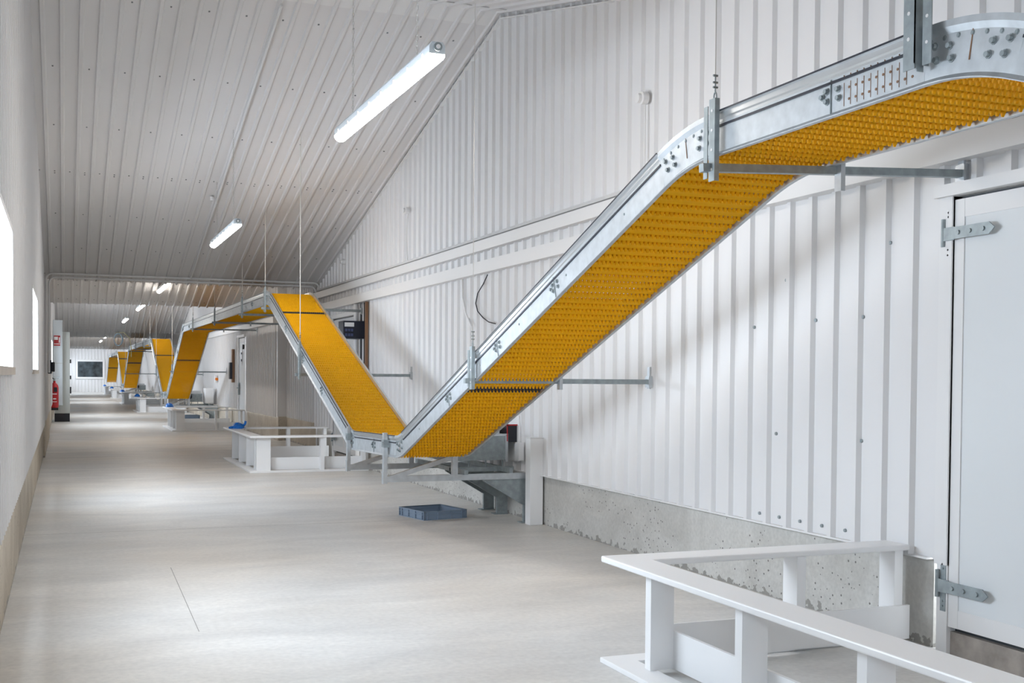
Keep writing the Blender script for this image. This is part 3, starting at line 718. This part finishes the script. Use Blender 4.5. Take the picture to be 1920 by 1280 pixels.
# white cover + switch at the second dip
tag(MB().box(XR-.40, XR-.12, 39.4, 40.0, .62, 1.12).build('machine_cover', M['pvc'], bevel=.02), 'white upright cover beside the second dip trough', 'cover')
t = thing('isolator_switch', (XR, 39.2, 1.4), 'small white wall switch with orange knob above the second dip', 'switch')
MB().box(XR-.1, XR-.03, 39.2, 39.45, 1.32, 1.55).build('housing', M['pvc'], t); MB().cyl((XR-.06, 39.2, 1.43), (XR-.06, 39.12, 1.43), .05).build('knob', M['orange'], t)

# ------------------------------------------------------------------ crates
def crate(x, y, rz, L_, W_, H_, label):
    t = thing('plastic_crate', (x, y, 0), label, 'crate', 'grey crates under the conveyor')
    def loc(px, py, pz):
        c, s = math.cos(rz), math.sin(rz); return (x+px*c-py*s, y+px*s+py*c, pz)
    def bx(mb, x0, x1, y0, y1, z0, z1):
        mb.add([loc(*p) for p in ((x0,y0,z0),(x1,y0,z0),(x1,y1,z0),(x0,y1,z0),(x0,y0,z1),(x1,y0,z1),(x1,y1,z1),(x0,y1,z1))],
               [(0,3,2,1),(4,5,6,7),(0,1,5,4),(1,2,6,5),(2,3,7,6),(3,0,4,7)])
    b = MB(); k = .012
    bx(b, k, L_-k, k, W_-k, .004, .012)
    bx(b, k, L_-k, k, k+.006, .004, H_); bx(b, k, L_-k, W_-k-.006, W_-k, .004, H_); bx(b, k, k+.006, k, W_-k, .004, H_); bx(b, L_-k-.006, L_-k, k, W_-k, .004, H_)
    b.build('tray_body', M['crate'], t)
    r = MB()
    for z0, z1 in ((H_-.012, H_), (.0, .008), (H_*.55, H_*.62)):
        bx(r, 0, L_, 0, k+.006, z0, z1); bx(r, 0, L_, W_-k-.006, W_, z0, z1); bx(r, 0, k+.006, 0, W_, z0, z1); bx(r, L_-k-.006, L_, 0, W_, z0, z1)
    for u in (.0, .07, .32, .62, .88, .98):
        bx(r, u*L_, u*L_+.009, 0, k, .004, H_); bx(r, u*L_, u*L_+.009, W_-k, W_, .004, H_)
    for u in (.0, .09, .35, .62, .88, .98):
        bx(r, 0, k, u*W_, u*W_+.009, .004, H_); bx(r, L_-k, L_, u*W_, u*W_+.009, .004, H_)
    r.build('rim_and_ribs', M['crate'], t)
crate(3.698, 12.08, math.radians(12), .55, .595, .098, 'flat grey-blue crate on the floor under the near conveyor dip')
crate(3.75, 40.0, 0, .55, .6, .2, 'dark grey crate on the floor under the second dip, seen through the barrier')

# ------------------------------------------------------------------ control panel by door 2
mb = MB().box(XR-.02, XR+.03, 19.0, 19.55, 1.2, 2.84); tag(mb.build('trim_11', M['dark']), 'dark grey recess strip beside the second door', kind='structure')
tag(MB().box(XR-.06, XR-.02, 18.93, 19.0, 1.0, 2.84).build('timber_edge', M['wood']), 'narrow brown timber edge beside the dark recess', 'trim')
tag(MB().cyl((XR-.06, 19.66, 1.9), (XR-.06, 19.66, 2.84), .035, 12).build('drain_pipe', M['pvc']), 'short white vertical pipe left of the black control box', 'pipe')
t = thing('control_box', (XR-.2, 19.2, 2.2), 'black control box with lit readouts on the wall beside the second door', 'control box')
MB().box(XR-.40, XR-.02, 19.12, 19.5, 2.22, 2.52).build('housing', M['navy'], t, bevel=.01)
MB().box(XR-.38, XR-.22, 19.10, 19.12, 2.42, 2.49).build('label_plate', M['pvc'], t)
mb = MB()
for z0 in (2.26, 2.34):
    for k in range(3): mb.box(XR-.37+k*.05, XR-.335+k*.05, 19.105, 19.12, z0, z0+.045)
mb.build('display_keys', mat('blue_grey_keys', (.06,.08,.18), .4), t)
tag(MB().box(XR-.30, XR-.015, 19.02, 19.3, 1.15, 1.72).build('lower_panel', M['navy'], bevel=.01), 'tall black panel lower down beside the dark recess', 'control box')
tag(MB().box(XR-.09, XR-.045, 20.75, 20.95, 1.75, 2.0).build('door_sticker', M['blue']), 'small blue sign fixed on the second door', 'sign')
# panel by the third door
tag(MB().box(XR-.09, XR-.02, 35.15, 35.35, 1.35, 2.35).build('timber_board', M['wood']), 'narrow brown board beside the third door', 'board')
tag(MB().box(XR-.16, XR-.09, 35.13, 35.4, 1.45, 1.95).build('wall_panel', M['navy']), 'dark panel on the narrow brown board', 'control box')
# wall fittings ------------------------------------------------------
def socket(y, z, r, label, zdown, sway=0):
    t = thing('wall_socket', (XR-.03, y, z), label, 'socket', 'round white sockets high on the right wall')
    MB().cyl((XR-.085, y, z), (XR-.03, y, z), r, 20).cyl((XR-.115, y+.02, z+.0), (XR-.085, y+.02, z), r*.75, 18).build('socket_body', M['trim'], t, smooth=True)
    n = 12; pts = [(XR-.045, y+sway*math.sin(math.pi*k/n*1.0), z-r-(z-r-zdown)*k/n) for k in range(n+1)]
    MB().tube(pts, .009, 6).build('conduit', M['trim'], t)
socket(9.02, 4.05, .055, 'round white socket with conduit on the upper wall left of the near bend', 3.3)
socket(16.48, 4.05, .05, 'white socket with bent conduit on the upper wall beyond the middle wire', 3.3, .06)
socket(20.6, 3.66, .05, 'white socket low on the gable near the ceiling valley', 3.32)
def pxz(pts2, x=XR-.05): return [(x, y, z) for y, z in pts2]
cable = [(13.0,2.82),(13.15,2.72),(13.35,2.62),(13.42,2.5),(13.35,2.40),(13.15,2.31),(12.95,2.25),(12.72,2.22)]
tag(MB().tube(pxz(cable), .007, 6).build('loose_cable', M['black']), 'loose black cable end curling below the wall rail', 'cable')
tag(MB().tube(pxz([(13.95,2.84),(13.93,2.6),(13.8,2.4),(13.55,2.2),(13.5,1.9),(13.5,1.2)]), .011, 6).build('cable_conduit', M['trim']), 'white conduit running down the wall behind the near ramp', 'conduit')
mb = MB()
for y, z in ((5.9,2.45),(7.0,2.3),(8.5,2.2),(6.15,2.0),(6.65,2.0),(7.4,1.98),(10.2,2.3),(6.15,1.2),(7.1,1.2),(12.8,2.5),(4.9,2.85),(5.33,2.5),(5.33,.6),(6.3,.6),(6.55,.6),(6.8,.6),(7.05,.6),(7.3,.6),(11.0,1.5),(9.9,1.55)):
    mb.cyl((XR-.012, y-.08, z), (XR+.002, y-.08, z), .012, 8)
build_each(mb, 'screw', M['galvd'], wall_r)
# conduits at the valley and along the ceiling
def pipe_over(y, z, r, label, d=0):
    pts = [(XL+.06+d, y, 1.6)]+[(XL+.06+d, y, z-.12)]+[(XL+.06+d+.12*(1-math.cos(q*math.pi/10)), y, z-.12+.12*math.sin(q*math.pi/10)) for q in range(1,6)]
    pts += [(XR-.16-d+.12*math.sin(q*math.pi/10)-.0, y, z-.12+.12*math.cos(q*math.pi/10)) for q in range(0,6)]+[(XR-.04-d, y, 2.9)]
    tag(MB().tube(pts, r, 8).build('conduit_pipe', M['trim'], smooth=True), label, 'pipe', 'grey conduits crossing under the first valley')
pipe_over(22.80, 3.43, .018, 'upper thin conduit crossing the hall just before the first ceiling valley')
pipe_over(22.90, 3.37, .018, 'lower thin conduit crossing the hall just before the first ceiling valley', .05)
tag(MB().cyl((2.28, 13.0, ceil_z(13.0)-.05), (2.28, 22.8, ceil_z(22.8)-.05), .016, 8).build('ceiling_conduit', M['trim']), 'thin conduit running down the ceiling slope above the lamps', 'pipe')
tag(MB().cyl((2.2, 18.75, ceil_z(18.75)-.08), (2.2, 18.75, ceil_z(18.75)-.02), .03, 14).build('junction_box', M['trim']), 'small round junction box on the ceiling conduit', 'box')
# left wall items -----------------------------------------------------
tag(MB().box(XL+.06, XL+.13, 25.4, 25.7, 1.58, 1.86).box(XL+.13, XL+.19, 25.43, 25.66, 1.62, 1.82).build('wall_plug', M['navy'], bevel=.01), 'dark plug box on the left wall in the link passage', 'plug')
tag(MB().box(XL+.052, XL+.062, 26.8, 27.3, 2.4, 2.62).build('safety_sign', M['red']), 'small red sign seen edge-on on the left wall', 'sign')
# cabinets
t = thing('electrical_cabinet', (-.04, 40.5, 0), 'tall grey electrical cabinet on a black plinth by the left wall', 'cabinet')
MB().box(-.27, .19, 40.3, 41.3, .27, 2.94).build('body', M['cab'], t, bevel=.01)
MB().box(-.28, .185, 40.31, 41.3, 0, .27).build('plinth', M['black'], t)
mb = MB()
for z in (1.98, 1.45, .98, 1.08): mb.box(.19, .235, 40.4, 40.55, z-.06, z+.06)
mb.build('switches', M['black'], t)
t = thing('cable_trunking_cabinet', (-.2, 40.0, 0), 'narrow pale wall cabinet with a red fire sign in front of the grey one', 'cabinet')
MB().box(-.322, -.03, 39.8, 40.2, .55, 3.3).build('body', M['cabl'], t, bevel=.008)
MB().box(-.325, -.035, 39.795, 39.80, 1.9, 1.915).box(-.045, -.04, 39.79, 39.80, .6, 3.25).build('seam', M['cab'], t)
t = thing('fire_sign', (-.2, 39.79, 2.6), 'red and white fire extinguisher sign on the pale cabinet', 'sign')
MB().box(-.29, -.10, 39.775, 39.79, 2.47, 2.80).build('panel', M['red'], t)
MB().box(-.28, -.17, 39.768, 39.775, 2.66, 2.76).box(-.14, -.11, 39.768, 39.775, 2.57, 2.74).box(-.29, -.10, 39.768, 39.775, 2.52, 2.54).build('pictogram', M['pvc'], t)
t = thing('fire_extinguisher', (-.34, 38.2, .5), 'red fire extinguisher with black hose on the left wall', 'fire extinguisher')
MB().lathe((-.27, 38.9, .5), [(0,0),(.11,.0),(.125,.03),(.125,.62),(.11,.70),(.06,.77),(.035,.79),(.035,.84),(0,.84)], 24).build('cylinder', M['red'], t, smooth=True)
MB().cyl((-.27, 38.9, 1.34), (-.27, 38.9, 1.42), .03).box(-.30,-.14,38.88,38.92,1.41,1.43).box(-.30,-.12,38.88,38.92,1.455,1.475).build('valve', M['galvd'], t)
MB().tube([(-.27,38.9,1.40),(-.36,38.85,1.45),(-.42,38.8,1.35),(-.42,38.8,1.1),(-.40,38.8,.7)], .017, 8).build('hose', M['black'], t)
MB().box(-.29, -.19, 38.765, 38.79, 1.0, 1.14).build('label_patch', M['black'], t)
MB().box(-.33, -.20, 38.77, 38.79, .92, .945).box(-.31, -.22, 38.77, 38.79, .76, .80).box(-.33, -.20, 38.77, 38.79, .68, .70).build('printed_text', M['trim'], t)
MB().box(-.37, -.16, 38.85, 39.0, .42, .5).build('wall_bracket', M['black'], t)
# hose coil under the second valley
t = thing('hose_coil', (2.2, 52.2, 3.0), 'coil of pale blue hose hanging below the distant ceiling valley', 'hose')
mb = MB(); yy = 52.1
for k in range(4):
    mb.tube([(2.18+(.26+.012*k)*.62*math.cos(q*math.pi/12)+.01*k, yy+.05*k+(.26)*.5*math.sin(q*math.pi/12)*0, 3.05+(.27-.008*k)*math.sin(q*math.pi/12)) for q in range(24)], .016, 6, True)
mb.build('coil', M['cyan'], t)
MB().cyl((2.19, yy, 3.3), (2.19, yy, 3.37), .02, 6).build('hook', M['galvd'], t)
MB().tube([(2.10, yy, 3.33), (2.40, yy, 3.36), (2.66, yy, 3.12), (2.72, yy, 2.7), (2.72, yy, 2.3)], .016, 6).build('tail', M['ylw'], t)
